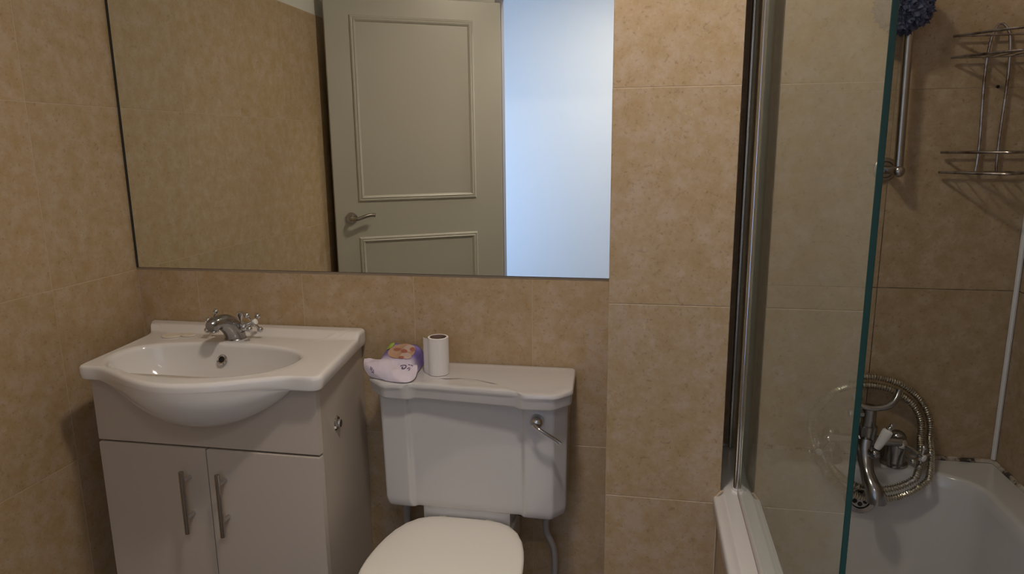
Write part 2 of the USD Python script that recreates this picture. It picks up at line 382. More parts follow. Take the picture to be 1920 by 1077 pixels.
lev = spline([dpt(.072, .008, 1.026), dpt(.074, .040, 1.024), dpt(.090, .050, 1.026), dpt(.13, .050, 1.037), dpt(.175, .046, 1.040)], 26)
obj('lever', tube(lev, .0085, 12), 'satin_steel', hd)

# ------------------------------------------------------------------ vanity cabinet
van = thing('vanity_cabinet', 'white two-door vanity cabinet under the basin', 'cabinet', (.42, -.36, 0))
VF, VL, VR, VBL, VBR = -.355, .127, .708, .085, .673
VT = .822
def vq(x0f, x0b, x1f, x1b, yf, yb, z0, z1, c=.002):
    return prism([(x0f, yf), (x1f, yf), (x1b, yb), (x0b, yb)], z0, z1, c, 3)
for xf, xb, d in ((VL + .004, VBL, .016), (VR - .0195, VBR - .016, .016)):
    obj('side_panel', prism([(xf, VF + .018), (xf + d, VF + .018), (xb + d, -.004), (xb, -.004)], 0, VT, .001, 3), 'white_foil', van, False)
obj('back_panel', box((VBL + .02, -.014, .02), (VBR - .02, -.004, .68)), 'white_foil', van, False)
obj('bottom_panel', prism([(VL + .02, VF + .018), (VR - .02, VF + .018), (VBR - .018, -.016), (VBL + .018, -.016)], .09, .106, .001, 3), 'white_foil', van, False)
obj('plinth', box((VL + .02, VF + .04, 0), (VR - .02, VF + .055, .09)), 'white_foil', van, False)
obj('fascia', vq(VL, VL, VR, VR, VF, VF + .018, .6515, VT, .003), 'white_foil', van)
DXM = .4165
for x0, x1, hx in ((VL, DXM - .0012, .367), (DXM + .0012, VR, .461)):
    dr = obj('door', vq(x0, x0, x1, x1, VF - .001, VF + .017, .09, .6475, .004), 'white_foil', van)
    b = obj('handle', tube([(hx, VF - .032, .440), (hx, VF - .032, .600)], .0058, 14), 'satin_steel', dr)
    for z in (.478, .573):
        obj('handle_post', tube([(hx + .0, VF - .031, z), (hx, VF + .001, z)], .0048, 12), 'chrome', dr)
kp = np.array([VR - .004 - .0125, -.232, .681]); kn = np.array([1, .098, 0.])
obj('chrome_rosette', lathe([(.019, -.004), (.019, .003), (.016, .007), (.010, .009), (.0095, .014), (0, .0145)], kp, kn), 'chrome', van, label='round chrome fitting on the side panel')

# ------------------------------------------------------------------ basin (polar loft)
BZ = .852
cx0, cy0 = .40, -.26
outline = [(.036, -.004), (.042, -.022), (.062, -.052), (.092, -.095), (.1005, -.125)]
outline += [(.1005 + (.122 - .1005) * t, -.125 - .245 * t) for t in np.linspace(.1, 1, 12)]
outline += [(.1245, -.381), (.130, -.389), (.138, -.393)]
def bulge(x):
    t = (x - .422) / .250
    return (math.cos(min(1, abs(t)) * math.pi / 2) ** 1.45) if abs(t) < 1 else 0.
outline += [(x, -.393 + (x - .13) * .012 - .092 * bulge(x)) for x in np.linspace(.145, .712, 60)]
outline += [(.722, -.384), (.730, -.378), (.733, -.368)]
outline += [(.733 - .042 * t, -.368 + .315 * t) for t in np.linspace(.08, 1, 12)]
outline += [(.691, -.04), (.689, -.012), (.684, -.004)]
outline += [(x, -.004) for x in np.linspace(.66, .06, 26)]
bp = Polygon(outline)
NA = 240
O = []
from shapely.geometry import LineString
per = bp.exterior; Ls = per.length
raw = np.array([per.interpolate(Ls * k / NA).coords[0] for k in range(NA)])
def smooth_bowl(ang):
    """the bowl's opening: an oval, broader towards the front"""
    a = .236 * (1 if math.cos(ang) < 0 else .985); b = .108 if math.sin(ang) > 0 else .152
    n = 2.25
    r = (abs(math.cos(ang) / a) ** n + abs(math.sin(ang) / b) ** n) ** (-1 / n)
    return r
bcx, bcy = .388, -.270
rings = []
def ztop(x, y):
    t = np.clip((y + .078) / .022, 0, 1); t = t * t * (3 - 2 * t)
    side = np.clip(min((x - .10) / .03, (.66 - x) / .02), 0, 1) if y > -.1 else 0
    return BZ + .013 * t * side if False else BZ + .012 * t
loops = []
ang = np.arctan2(raw[:, 1] - bcy, raw[:, 0] - bcx)
ro = np.hypot(raw[:, 0] - bcx, raw[:, 1] - bcy)
rb = np.array([smooth_bowl(a) for a in ang]); rb = np.minimum(rb, ro - .028)
ca, sa = np.cos(ang), np.sin(ang)
def ring(r, z):
    x, y = bcx + r * ca, bcy + r * sa
    zz = z(x, y) if callable(z) else np.broadcast_to(z, x.shape)
    loops.append(np.c_[x, y, zz])
zt = np.vectorize(ztop)
for rho in (.04, .12, .25, .4, .55, .68, .78, .86, .92, .96, .985):
    ring(rb * rho * .985, BZ - .012 - .128 * (1 - rho ** 2.6) ** .62)
ring(rb * .99, BZ - .012); ring(rb, BZ - .006); ring(rb + .004, BZ - .0022); ring(rb + .011, lambda x, y: zt(x, y) * 0 + BZ)
for t in (.2, .4, .55, .7, .82, .91, 1.0):
    ring(rb + .011 + (ro - .009 - rb - .011) * t, zt)
for t in (30, 60, 90):
    t = math.radians(t); ring(ro - .009 + .009 * math.sin(t), lambda x, y, t=t: zt(x, y) - .009 * (1 - math.cos(t)))
ring(ro, lambda x, y: BZ - .018 + 0 * x)
W = np.array([bulge(x) ** .55 if y < -.36 else 0. for x, y in raw])
zlow = BZ - .018 - .012 * (1 - W)
ring(ro - .002 * (1 - W), zlow - .0005); ring(ro - .005 * (1 - W) - .0004, zlow - .003)
# under the rim: the bowl's bulge in front of the cabinet, flat elsewhere
txy = np.stack([np.where(W > 0, bcx + .016 + (raw[:, 0] - bcx) * .89, bcx + (raw[:, 0] - bcx) * .93), np.where(W > 0, -.335, bcy + (raw[:, 1] - bcy) * .90)], 1)
o2 = loops[-1][:, :2]
for t in np.linspace(8, 90, 12):
    t = math.radians(t); c, s = math.cos(t), math.sin(t)
    xy = txy + (o2 - txy) * c
    loops.append(np.c_[xy, np.where(W > 0, zlow - .003 - .121 * W * s, zlow - .003)])
bv, bf = loft(loops, True, False)
bas = thing('basin', 'white ceramic basin with oval bowl and bulging front on the vanity', 'basin', (.42, -.2, .82))
obj('bowl', (bv, bf), 'porcelain', bas, 50)
oc = np.array([.3585, -.1715, .8085])
ovn = np.array([.0, -.80, .42])
obj('overflow_ring', lathe([(.0075, .0), (.0135, .0), (.0145, .003), (.012, .006), (.0085, .005), (.0075, .0)], oc, ovn), 'chrome', bas)
obj('overflow_hole', lathe([(.0085, -.002), (.0085, .0025), (0, .0026)], oc, ovn), 'black_hole', bas)
obj('plug_waste', lathe([(.022, 0), (.022, .003), (.018, .005), (0, .004)], (bcx, bcy, BZ - .139)), 'chrome', bas)

# ------------------------------------------------------------------ basin mixer tap
tx, ty = .367, -.117
tap = thing('basin_mixer_tap', 'worn chrome mixer tap with two cross handles on the basin', 'tap', (tx, ty, BZ))
body = spline([(tx, ty, BZ - .002, .0270), (tx, ty - .001, BZ + .010, .0252), (tx - .001, ty - .008, BZ + .027, .0256), (tx - .002, ty - .022, BZ + .043, .0248), (tx - .004, ty - .044, BZ + .055, .0215),
               (tx - .005, ty - .068, BZ + .059, .0180), (tx - .007, ty - .088, BZ + .0565, .0160), (tx - .0075, ty - .095, BZ + .0555, .0125)], 40)
obj('body', tube(body[:, :3], body[:, 3], 20), 'worn_chrome', tap)
obj('base_ring', lathe([(.0275, BZ - .001), (.0285, BZ + .001), (.0270, BZ + .003)], (tx, ty, 0)), 'worn_chrome', tap)
obj('spout_outlet', lathe([(.0105, 0), (.0108, .005), (.0085, .0055), (0, .004)], (tx - .006, ty - .080, BZ + .0435), (0, -.15, -1)), 'chrome', tap)
def cross_handle(parent, base, axis, mark, stem=.022, arm=.024, ballr=.0062, twist=20, namep='cross_handle', bonnet=0):
    axis = np.array(axis, float); axis /= np.linalg.norm(axis); base = np.array(base, float)
    u = np.cross(axis, (0, 0, 1.)); u /= np.linalg.norm(u); w = np.cross(axis, u)
    hub = base + axis * stem
    st = lathe([(.0125, -.004), (.0135, .003), (.011, .008), (.0065, .012), (.0065, stem - .006), (.0095, stem - .003), (.0098, stem + .005), (0, stem + .006)], base, axis, 20)
    pieces = [st] + ([ball(base + axis * .002, bonnet, 3), tube([base - axis * .018, base], [.0155, .0125], 16)] if bonnet else [])
    for k in range(4):
        a = math.radians(twist + 90 * k); d = u * math.cos(a) + w * math.sin(a)
        pieces += [tube([hub, hub + d * arm * .6, hub + d * arm], [.0042, .0032, .0036], 10), ball(hub + d * (arm + ballr * .6), ballr, 2)]
    h = obj(namep, cat_(*pieces), 'chrome', parent)
    obj('porcelain_button', lathe([(.0078, 0), (.0078, .0025), (.0055, .004), (0, .0044)], hub + axis * .0055, axis, 20), 'porcelain_button', h, label='white button on the handle')
    return h
cross_handle(tap, (tx + .028, ty - .004, BZ + .034), (.90, -.12, .38), 0, stem=.036, arm=.022, ballr=.0078, twist=28, bonnet=.0135)
cross_handle(tap, (tx - .028, ty - .004, BZ + .034), (-.90, -.12, .38), 0, stem=.036, arm=.022, ballr=.0078, twist=20, bonnet=.0135)
obj('lift_rod', cat_(tube([(tx + .002, ty + .026, BZ - .001), (tx + .002, ty + .026, BZ + .056)], .0032, 8), lathe([(.003, .042), (.0065, .050), (.0088, .057), (.0088, .064), (.005, .067), (0, .0675)], (tx + .002, ty + .026, BZ))), 'chrome', tap)

# two flat slivers of soap
for i, (x, y, r, sc, lab) in enumerate([(.181, -.124, .024, 1.0, 'larger cream soap sliver lying on the left back of the basin'), (.222, -.112, .020, .78, 'smaller cream soap sliver overlapping the larger one beside the tap')]):
    t = np.linspace(0, 2 * math.pi, 28, endpoint=False)
    rr = r * (1 + .06 * np.cos(2 * t + i) + .03 * np.cos(3 * t))
    z0 = BZ + .0004
    rg = [np.c_[x + rr * k * np.cos(t), y + sc * rr * k * np.sin(t), np.full(28, z0 + h)] for k, h in ((.97, 0), (1, .0015), (.96, .0032), (.6, .0042))]
    v, f = loft(rg)
    if i: v[:, 2] += .0042 * np.clip((.205 - v[:, 0]) / .02, 0, 1)
    s = obj('soap_sliver', (v, f), 'soap'); tag(s, lab, 'soap')

# ------------------------------------------------------------------ toilet
LZ = .778
toi = thing('toilet', 'white close-coupled toilet with square-shouldered cistern and closed cream seat', 'toilet', (.99, -.35, 0))
tilt = lambda x: -.025 * (x - 1.0) / .25 * .5
tank = [(.775, -.004), (.770, -.135), (.786, -.170), (.853, -.172), (.861, -.163), (1.147, -.168), (1.155, -.178), (1.226, -.180), (1.256, -.142), (1.250, -.004)]
def tank_at(z):
    k = np.clip((z - .43) / .3, 0, 1); s = .985 + .015 * k
    return np.array([(1.01 + (x - 1.01) * s, y * (.97 + .03 * k)) for x, y in tank])
def bevelled(poly, sh):
    q = Polygon(poly).buffer(-sh, join_style=2)
    return np.array(q.exterior.coords)[:-1][::-1]
rings = []
c0 = np.array([1.01, -.09])
for z, sc in ((.431, .93), (.4325, .955), (.437, .972), (.446, .99), (.458, 1.0), (.55, 1.0), (.66, 1.0), (.738, 1.0)):
    p = tank_at(z); q = p.copy(); 
    q[:, 0] = c0[0] + (p[:, 0] - c0[0]) * (1 - (1 - sc) * .55); q[:, 1] = np.minimum(-.004, p[:, 1] * (1 - (1 - sc) * .9))
    rings.append(np.c_[q, np.full(len(q), z)])
def densify(ring, r=.006, n=4):
    """round the corners of a ring"""
    out = []; m = len(ring)
    for i in range(m):
        p, q, s = ring[i - 1], ring[i], ring[(i + 1) % m]
        a, b = q + (p - q) / np.linalg.norm(p - q) * min(r, np.linalg.norm(p - q) * .4), q + (s - q) / np.linalg.norm(s - q) * min(r, np.linalg.norm(s - q) * .4)
        for t in np.linspace(0, 1, n): out.append(a * (1 - t) ** 2 + q * 2 * t * (1 - t) + b * t * t)
    return np.array(out)
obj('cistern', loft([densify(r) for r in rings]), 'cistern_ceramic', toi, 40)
lid = [(.752, -.004), (.748, -.150), (.800, -.200), (.856, -.2015), (.872, -.187), (1.141, -.206), (1.159, -.222), (1.233, -.2195), (1.272, -.176), (1.263, -.004)]
lid = [(a, b) for a, b in lid]
lr = np.array([(x, y, 0) for x, y in lid])
dl = densify(lr, .012, 5)[:, :2]
ctr = np.array([1.01, -.1])
def lidring(ins, z):
    q = dl.copy(); d = ctr - q; q = q + np.sign(d) * np.minimum(np.abs(d), ins) * np.array([1., 1.]) 
    q[:, 1] = np.minimum(q[:, 1], -.004); return np.c_[q, np.full(len(q), z)]
lrings = [lidring(.022, .738), lidring(.014, .736), lidring(.006, .738), lidring(.0035, .7425), lidring(.003, .762), lidring(.0005, .766), lidring(.0, .770), lidring(.0015, .7755), lidring(.0045, LZ), lidring(.02, LZ), lidring(.024, LZ - .0012), lidring(.05, LZ - .0014)]
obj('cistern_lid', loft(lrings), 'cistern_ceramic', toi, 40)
fp = np.array([1.186, -.1795, .697])
fl_ = obj('flush_lever', lathe([(.0155, 0), (.017, .003), (.0165, .010), (.0125, .017), (.006, .021), (0, .0215)], fp, (0, -1, 0)), 'chrome', toi)
obj('lever_arm', tube(spline([(1.180, -.203, .699, ), (1.190, -.211, .694), (1.215, -.212, .678), (1.246, -.208, .655)], 18), np.linspace(.0042, .0052, 18), 10), 'chrome', fl_)
# pan: neck under the cistern and bowl below the seat
scx = .992
def dshape(w, y0, y1, r, z, n=44, sx=scx):
    """seat outline: straight back with rounded corners, sides widening, round front"""
    out = []
    for t in np.linspace(0, 2 * math.pi, n, endpoint=False):
        s, c = math.sin(t), math.cos(t)
        ym = y1 + (y0 - y1) * .52
        if s >= 0: e = 4.5; a, b = w * (.965 if True else 1), y0 - ym
        else: e = 2.05; a, b = w * .965, ym - y1
        k = (abs(c) ** e + abs(s) ** e) ** (-1 / e)
        x, y = a * c * k, ym + b * s * k
        x *= 1 + .0 * y
        if s >= 0: x *= 1 - .20 * ((y - ym) / (y0 - ym)) ** 1.6
        out.append((sx + x, y, z))
    return np.array(out)
obj('pan_neck', cat_(prism([(.878, -.02), (.878, -.135), (1.108, -.135), (1.108, -.02)], .376, .437, .006, 4), prism([(.870, -.02), (.870, -.16), (1.114, -.16), (1.114, -.02)], .30, .374, .006, 4)), 'porcelain', toi)
obj('bowl', loft([dshape(.115, -.10, -.42, 0, .0), dshape(.112, -.10, -.42, 0, .02), dshape(.105, -.10, -.40, 0, .12), dshape(.125, -.12, -.46, 0, .22), dshape(.168, -.13, -.56, 0, .31), dshape(.176, -.14, -.585, 0, .345), dshape(.178, -.14, -.59, 0, .365), dshape(.174, -.14, -.585, 0, .372)]), 'porcelain', toi, 50)
obj('seat', loft([dshape(.186, -.145, -.597, 0, .3725), dshape(.190, -.143, -.60, 0, .376), dshape(.190, -.143, -.60, 0, .384), dshape(.187, -.146, -.597, 0, .3865)]), 'seat_plastic', toi, 50)
obj('seat_lid', loft([dshape(.188, -.143, -.602, 0, .3875), dshape(.192, -.140, -.606, 0, .391), dshape(.1925, -.139, -.607, 0, .396), dshape(.191, -.141, -.605, 0, .4005), dshape(.186, -.146, -.60, 0, .4035), dshape(.172, -.16, -.585, 0, .4055), dshape(.12, -.21, -.53, 0, .4075), dshape(.05, -.29, -.44, 0, .4085)]), 'seat_plastic', toi, 60)
for x in (.93, 1.054):
    obj('seat_hinge', lathe([(.013, 0), (.013, .022), (.010, .026), (0, .026)], (x, -.128, .3735)), 'seat_plastic', toi)
sp = obj('supply_pipe', tube(spline([(1.190, -.05, .432), (1.190, -.05, .34), (1.193, -.05, .325), (1.208, -.048, .290), (1.212, -.047, .27), (1.212, -.045, .20), (1.214, -.04, .0)], 40), .0085, 12), 'grey_pipe')
tag(sp, 'grey white water pipe with a double bend under the cistern right end', 'pipe')
op = obj('overflow_pipe', tube([(.797, -.04, .433), (.797, -.04, .0)], .0105, 12), 'grey_pipe')
tag(op, 'straight grey pipe under the left end of the cistern', 'pipe')

# ------------------------------------------------------------------ paper roll on the cistern
rx, ry, rz = .9205, -.098, LZ - .0008
rr_, ri, rh = .0262, .0205, .097
pr = thing('paper_roll', 'slim white paper roll standing on the cistern lid', 'paper roll', (rx, ry, rz))
th = np.linspace(0, 2 * math.pi, 40, endpoint=False)
ringr = lambda r, z: np.c_[rx + r * np.cos(th), ry + r * np.sin(th), np.full(40, z)]
obj('paper', grid(np.array([ringr(ri + .0012, rz + rh), ringr(rr_ - .001, rz + rh), ringr(rr_, rz + rh - .001), ringr(rr_, rz + .001), ringr(rr_ - .001, rz), ringr(ri + .0012, rz), ringr(ri + .0012, rz + rh)]), False, True), 'tissue', pr, 40)
obj('core_tube', grid(np.array([ringr(ri + .001, rz + .0005), ringr(ri + .001, rz + rh - .0008), ringr(ri, rz + rh - .0008), ringr(ri, rz + .0005), ringr(ri + .001, rz + .0005)])[::-1], False, True), 'cardboard', pr, 40)
# loose end of the sheet, hanging away on the left
pts = [(rx + (rr_ + .0006) * math.cos(math.radians(a)), ry + (rr_ + .0006) * math.sin(math.radians(a))) for a in np.linspace(285, 215, 10)]
pts += [(rx - .0325, ry - .006), (rx - .0400, ry + .002)]
pts = spline([(a, b, 0) for a, b in pts], 30)[:, :2]
sheet = []
for off in (0, .0006):
    sheet.append([np.c_[pts + np.array([-off, -off * .5]), np.full(len(pts), z)] for z in (rz + .0005, rz + .04, rz + rh - .003)])
v1, f1 = grid(np.array(sheet[0])); v2, f2 = grid(np.array(sheet[1]))
obj('loose_sheet', cat_((v1, f1), (v2, f2[:, ::-1])), 'tissue', pr, 40)

# ------------------------------------------------------------------ packet of wipes
pk = thing('wipes_packet', 'crumpled purple and white packet of wipes on the left end of the cistern lid', 'packet', (.80, -.1, LZ))
NU, NV = 25, 31
# control rows from back to front: left x, right x, y left, y right, base z, height
def packet_pt(u, v, top):
    # footprint corners
    BLc, BRc, FRc, FLc = np.array([.752, -.024]), np.array([.864, -.028]), np.array([.868, -.178]), np.array([.760, -.158])
    p = (BLc * (1 - u) + BRc * u) * (1 - v) + (FLc * (1 - u) + FRc * u) * v
    e = (1 - abs(2 * u - 1) ** 5.0); g = (1 - max(0, (v - .62) / .38) ** 1.5) * min(1, (v + .05) * 9)
    h = .047 * (1 - .42 * v) * (e ** .5) * g
    lift = .030 * (1 - v) ** 2 * (1 - .25 * u)
    nz = (meshkit.noise(np.array([u * 5, v * 6, 1.3])) - .5) * .008 * e * min(1, g)
    z = LZ + .001 + (h + nz if top else 0) + lift * (.85 if not top else .35)
    return np.array([*p, z])
def packet_grid(top, v0, v1, n=NV, off=0.):
    return np.array([[packet_pt(u, v, top) + np.array([0, 0, off]) for u in np.linspace(0, 1, NU)] for v in np.linspace(v0, v1, n)])
obj('pouch', cat_(grid(packet_grid(True, 0, 1)), (lambda q: (q[0], q[1][:, ::-1]))(grid(packet_grid(False, 0, 1)))), 'packet_purple', pk, 50)
# white folded end: a lifted, creased flap running along the front
fl_pts = np.array([
    [(.7245, -.112, .813), (.757, -.110, .812), (.786, -.118, .815), (.812, -.122, .813), (.838, -.124, .808), (.868, -.118, .802)],
    [(.727, -.122, .806), (.757, -.132, .812), (.786, -.140, .815), (.814, -.148, .806), (.842, -.150, .802), (.873, -.130, .797)],
    [(.734, -.138, .797), (.757, -.152, .803), (.784, -.164, .800), (.812, -.170, .800), (.846, -.176, .793), (.876, -.146, .789)],
    [(.746, -.152, .788), (.764, -.163, .789), (.788, -.175, .787), (.816, -.184, .785), (.856, -.190, .784), (.876, -.158, .783)],
    [(.752, -.155, .7805), (.768, -.166, .7803), (.790, -.175, .7803), (.818, -.183, .7803), (.860, -.1885, .7803), (.874, -.162, .7803)]])
from scipy.interpolate import RectBivariateSpline
def refine(P, nu, nv):
    a, b = np.linspace(0, 1, P.shape[0]), np.linspace(0, 1, P.shape[1])
    return np.stack([RectBivariateSpline(a, b, P[..., k], kx=min(3, len(a) - 1), ky=min(2, len(b) - 1))(np.linspace(0, 1, nu), np.linspace(0, 1, nv)) for k in range(3)], -1)
FP = refine(fl_pts, 21, 33)
nzv = (meshkit.noise(FP * 60) - .5) * .006 + (np.abs(meshkit.noise(FP * 95, 3) - .5) - .25) * .006
FP[..., 2] += nzv * np.linspace(1, .1, 21)[:, None]; FP[..., 2] = np.maximum(FP[..., 2], LZ + .0012)
gv, gf = grid(FP); gv2 = gv + np.array([0, .0012, -.0002])
obj('folded_end', cat_((gv, gf), (gv2, gf[:, ::-1])), 'packet_white', pk, 45, label='white lilac folded end of the packet')
def print_patch(name, poly_uv, m, lift=.0012, n=9):
    """flat print following the pouch's top"""
    pg = Polygon(poly_uv); c = np.array(pg.centroid.coords[0]); P = np.array(pg.exterior.coords)[:-1]
    rows = [[packet_pt(*(c + (p - c) * t), True) + np.array([0, 0, lift]) for p in P] for t in np.linspace(.02, 1, 6)]
    v, f = grid(np.array(rows), False, True)
    if (np.cross(v[f[0][1]] - v[f[0][0]], v[f[0][2]] - v[f[0][0]])[2]) < 0: f = f[:, ::-1]
    return obj(name, (v, f), m, pk, 50)
def oval(cu, cv, a, b, rot=0, n=26):
    t = np.linspace(0, 2 * math.pi, n, endpoint=False); x, y = a * np.cos(t), b * np.sin(t); r = math.radians(rot)
    return list(zip(cu + x * math.cos(r) - y * math.sin(r), cv + x * math.sin(r) + y * math.cos(r)))
print_patch('printed_picture', oval(.52, .34, .33, .28), 'print_skin', .0010)
print_patch('printed_picture', oval(.68, .24, .15, .13), 'print_pink', .0016)
print_patch('printed_picture', oval(.70, .50, .14, .10), 'print_pink', .0016)
print_patch('printed_picture', oval(.40, .28, .09, .07), 'print_red', .0020)
print_patch('printed_picture', oval(.60, .36, .09, .06, 20), 'print_red', .0020)
print_patch('printed_picture', oval(.77, .25, .06, .07), 'print_red', .0021)
print_patch('printed_picture', oval(.62, .58, .07, .04), 'print_red', .0021)
print_patch('printed_leaf', oval(.17, .16, .08, .12, 20), 'print_green', .0018)
# small print on the folded end: a swirl and a few strokes
def on_flap(a, b, off=.0015):
    i, j = a * 20, b * 32; i0, j0 = int(min(i, 19)), int(min(j, 31)); s, t = i - i0, j - j0
    p = FP[i0, j0] * (1 - s) * (1 - t) + FP[i0 + 1, j0] * s * (1 - t) + FP[i0, j0 + 1] * (1 - s) * t + FP[i0 + 1, j0 + 1] * s * t
    return p + np.array([0, -off, off])
sw = [on_flap(.19 + .12 * (1 - k / 26 * .8) * math.sin(k / 26 * 6.6 + 3.6), .80 + .065 * (1 - k / 26 * .8) * math.cos(k / 26 * 6.6 + 3.6)) for k in range(27)]
obj('printed_swirl', tube(sw, .0011, 6), 'print_ink', pk)
strokes = [[(.08, .87), (.10, .90)], [(.09, .91), (.12, .945)], [(.26, .875), (.20, .895)], [(.30, .895), (.23, .91)], [(.60, .20), (.48, .215)], [(.62, .235), (.50, .25)], [(.70, .22), (.66, .26)], [(.72, .27), (.55, .285)]]
for s in strokes: obj('printed_stroke', tube([on_flap(*p) for p in s], .0009, 6), 'print_ink', pk)

# ------------------------------------------------------------------ bath
RZ = .59
bt = thing('bathtub', 'white enamelled bathtub running along the right wall', 'bathtub', (1.93, -.83, 0))
ox0, ox1, oy0, oy1 = 1.612, XR - .003, YF + .003, -.003
ix0, ix1, iy0, iy1 = 1.688, 2.182, YF + .09, -.080
n = 14
R_ = [rrect(ox0 + .012, ox1, oy0, oy1, .004, .53, n), rrect(ox0 - .017, ox1, oy0, oy1, .004, .545, n), rrect(ox0 - .018, ox1, oy0, oy1, .004, RZ - .018, n), rrect(ox0 - .014, ox1, oy0, oy1, .005, RZ - .0125, n), rrect(ox0 - .004, ox1, oy0, oy1, .006, RZ - .010, n),
      rrect(ox0 + .001, ox1, oy0, oy1, .006, RZ - .003, n), rrect(ox0 + .006, ox1 - .002, oy0, oy1, .008, RZ, n), rrect(ix0 - .012, ix1 + .014, iy0 - .014, iy1 + .014, .115, RZ, n), rrect(ix0 - .005, ix1 + .006, iy0 - .006, iy1 + .006, .108, RZ - .002, n),
      rrect(ix0, ix1, iy0, iy1, .10, RZ - .008, n), rrect(ix0 + .003, ix1 - .006, iy0 + .02, iy1 - .006, .10, RZ - .03, n), rrect(ix0 + .03, ix1 - .035, iy0 + .12, iy1 - .03, .12, .34, n), rrect(ix0 + .05, ix1 - .055, iy0 + .18, iy1 - .05, .13, .24, n),
      rrect(ix0 + .08, ix1 - .085, iy0 + .24, iy1 - .08, .13, .20, n), rrect(ix0 + .12, ix1 - .12, iy0 + .3, iy1 - .12, .10, .188, n)]
obj('tub', loft(R_, False, True), 'bath_enamel', bt, 50)
oc = np.array([1.948, -.091, .517]); on_ = np.array([0, -1, .12])
obj('overflow_plate', lathe([(.021, 0), (.034, .001), (.036, .005), (.033, .009), (.024, .007), (.0215, .003), (.0215, 0)], oc, on_), 'worn_chrome', bt)
holes = [lathe([(.0235, 0), (.0235, .0035), (0, .0036)], oc, on_)]
gr = obj('overflow_grille', holes[0], 'worn_chrome', bt)
on_ /= np.linalg.norm(on_); ou = np.array([1., 0, 0]); ow = np.cross(on_, ou)
obj('grille_holes', cat_(*[lathe([(.0056, 0), (.0056, .0007), (0, .0008)], oc + on_ * .0034 + .0135 * (ou * math.cos(a) + ow * math.sin(a)), on_, 14) for a in np.radians(np.arange(0, 360, 60) + 30)]), 'black_hole', bt)
obj('side_panel', cbox((1.606, YF + .004, .0), (1.617, PY - .001, .532), .001), 'beige_tile', bt, False, 'beige bath panel below the rim')
sl = obj('bath_sealant', cat_(tube(spline([(PX1 + .01, -.004, RZ + .002), (1.9, -.004, RZ + .003), (XR - .004, -.004, RZ + .002)], 20), .0065, 8), tube([(XR - .004, -.004, RZ + .002), (XR - .004, YF + .01, RZ + .002)], .006, 8)), 'sealant'); tag(sl, 'mould-spotted sealant line between bath rim and wall tiles', 'sealant')
sg = obj('rim_sealant', cat_(tube([(1.603, PY - .001, .02), (1.603, PY - .001, .575)], .0022, 8), tube(spline([(1.598, PY - .002, .572), (1.606, PY - .002, .584), (1.612, PY - .003, .592)], 8), .003, 8), ball((1.601, PY - .003, .540), .0045)), 'grout')
tag(sg, 'lumpy white sealant where the bath rim meets the pier', 'sealant')

# ------------------------------------------------------------------ shower screen
GX, GY, GB, GT = 1.6475, -.25, RZ + .006, 1.99
ss = thing('shower_screen', 'glass shower screen with chrome hinge post standing on the bath rim', 'shower screen', (GX, -.5, RZ))
obj('wall_channel', cbox((GX + .004, -.022, RZ + .002), (GX + .020, -.001, GT), .002), 'satin_steel', ss, False)
obj('fixed_pane', box((GX + .008, GY + .008, GB), (GX + .013, -.018, GT - .005)), 'shower_glass', ss, False)
obj('hinge_post', cat_(tube([(GX - .001, GY, RZ + .001), (GX - .001, GY, GT)], .0105, 20), cbox((GX - .004, GY - .014, RZ + .004), (GX + .011, GY + .004, GT - .003), .003)), 'chrome', ss)
obj('hinge_post', tube([(GX + .0105, GY + .004, RZ + .001), (GX + .0105, GY + .004, GT)], .008, 16), 'satin_steel', ss)
obj('post_seal', cbox((GX - .002, GY - .022, GB), (GX + .010, GY - .012, GT - .01), .002), 'clear_seal', ss, False)
obj('glass_panel', box((GX - .003, -1.002, GB), (GX + .003, GY - .012, GT)), 'shower_glass', ss, False)
obj('glass_edge', cbox((GX - .0032, -1.0045, GB), (GX + .0032, -1.0022, GT), .0008), 'glass_edge', ss, False, label='green polished free edge of the glass')
obj('bottom_seal', cbox((GX - .0045, -1.0, RZ + .0005), (GX + .0045, GY - .012, GB + .004), .001), 'seal_rubber', ss, False)
obj('post_foot', lathe([(.017, 0), (.016, .003), (.0125, .004), (.012, .010)], (GX, GY, RZ - .0002)), 'white_sealant', ss, label='white sealant around the foot of the post')

# ------------------------------------------------------------------ bath mixer with cradle
bm = thing('bath_mixer', 'old chrome bath mixer tap with shower cradle and porcelain lever', 'tap', (1.957, -.06, RZ))
obj('bar', cat_(tube([(1.876, -.066, .655), (2.034, -.066, .655)], .0115, 16), lathe([(.017, -.02), (.0195, -.012), (.0195, .012), (.017, .02)], (1.957, -.066, .655), (1, 0, 0))), 'worn_chrome', bm)
for x in (1.884, 2.030):
    obj('pillar', cat_(lathe([(.030, 0), (.030, .005), (.024, .008), (.0225, .03), (.0225, .055), (.018, .064)], (x, -.045, RZ), sides=24), ball((x, -.050, .657), .0205, 2)), 'worn_chrome', bm)
cross_handle(bm, (2.038, -.062, .648), (.55, -.80, -.22), 0, stem=.052, arm=.024, ballr=.006, twist=10)
cross_handle(bm, (1.876, -.062, .648), (-.55, -.80, -.22), 0, stem=.052, arm=.024, ballr=.006, twist=25)
obj('tower', cat_(lathe([(.019, .645), (.0195, .672), (.0205, .680), (.0205, .693), (.0165, .696), (.0155, .735), (.0145, .742), (0, .743)], (1.957, -.072, 0)),
                  tube([(1.957, -.072, .722), (1.920, -.072, .722)], .0095, 14), lathe([(.012, 0), (.0125, .004), (.0125, .016), (.011, .02)], (1.932, -.072, .722), (-1, 0, 0), 8)), 'worn_chrome', bm)
cr = spline([(1.918, -.075, .768), (1.926, -.085, .752), (1.945, -.090, .744), (1.97, -.090, .744), (1.997, -.088, .754), (2.010, -.080, .769), (2.016, -.072, .785)], 30)
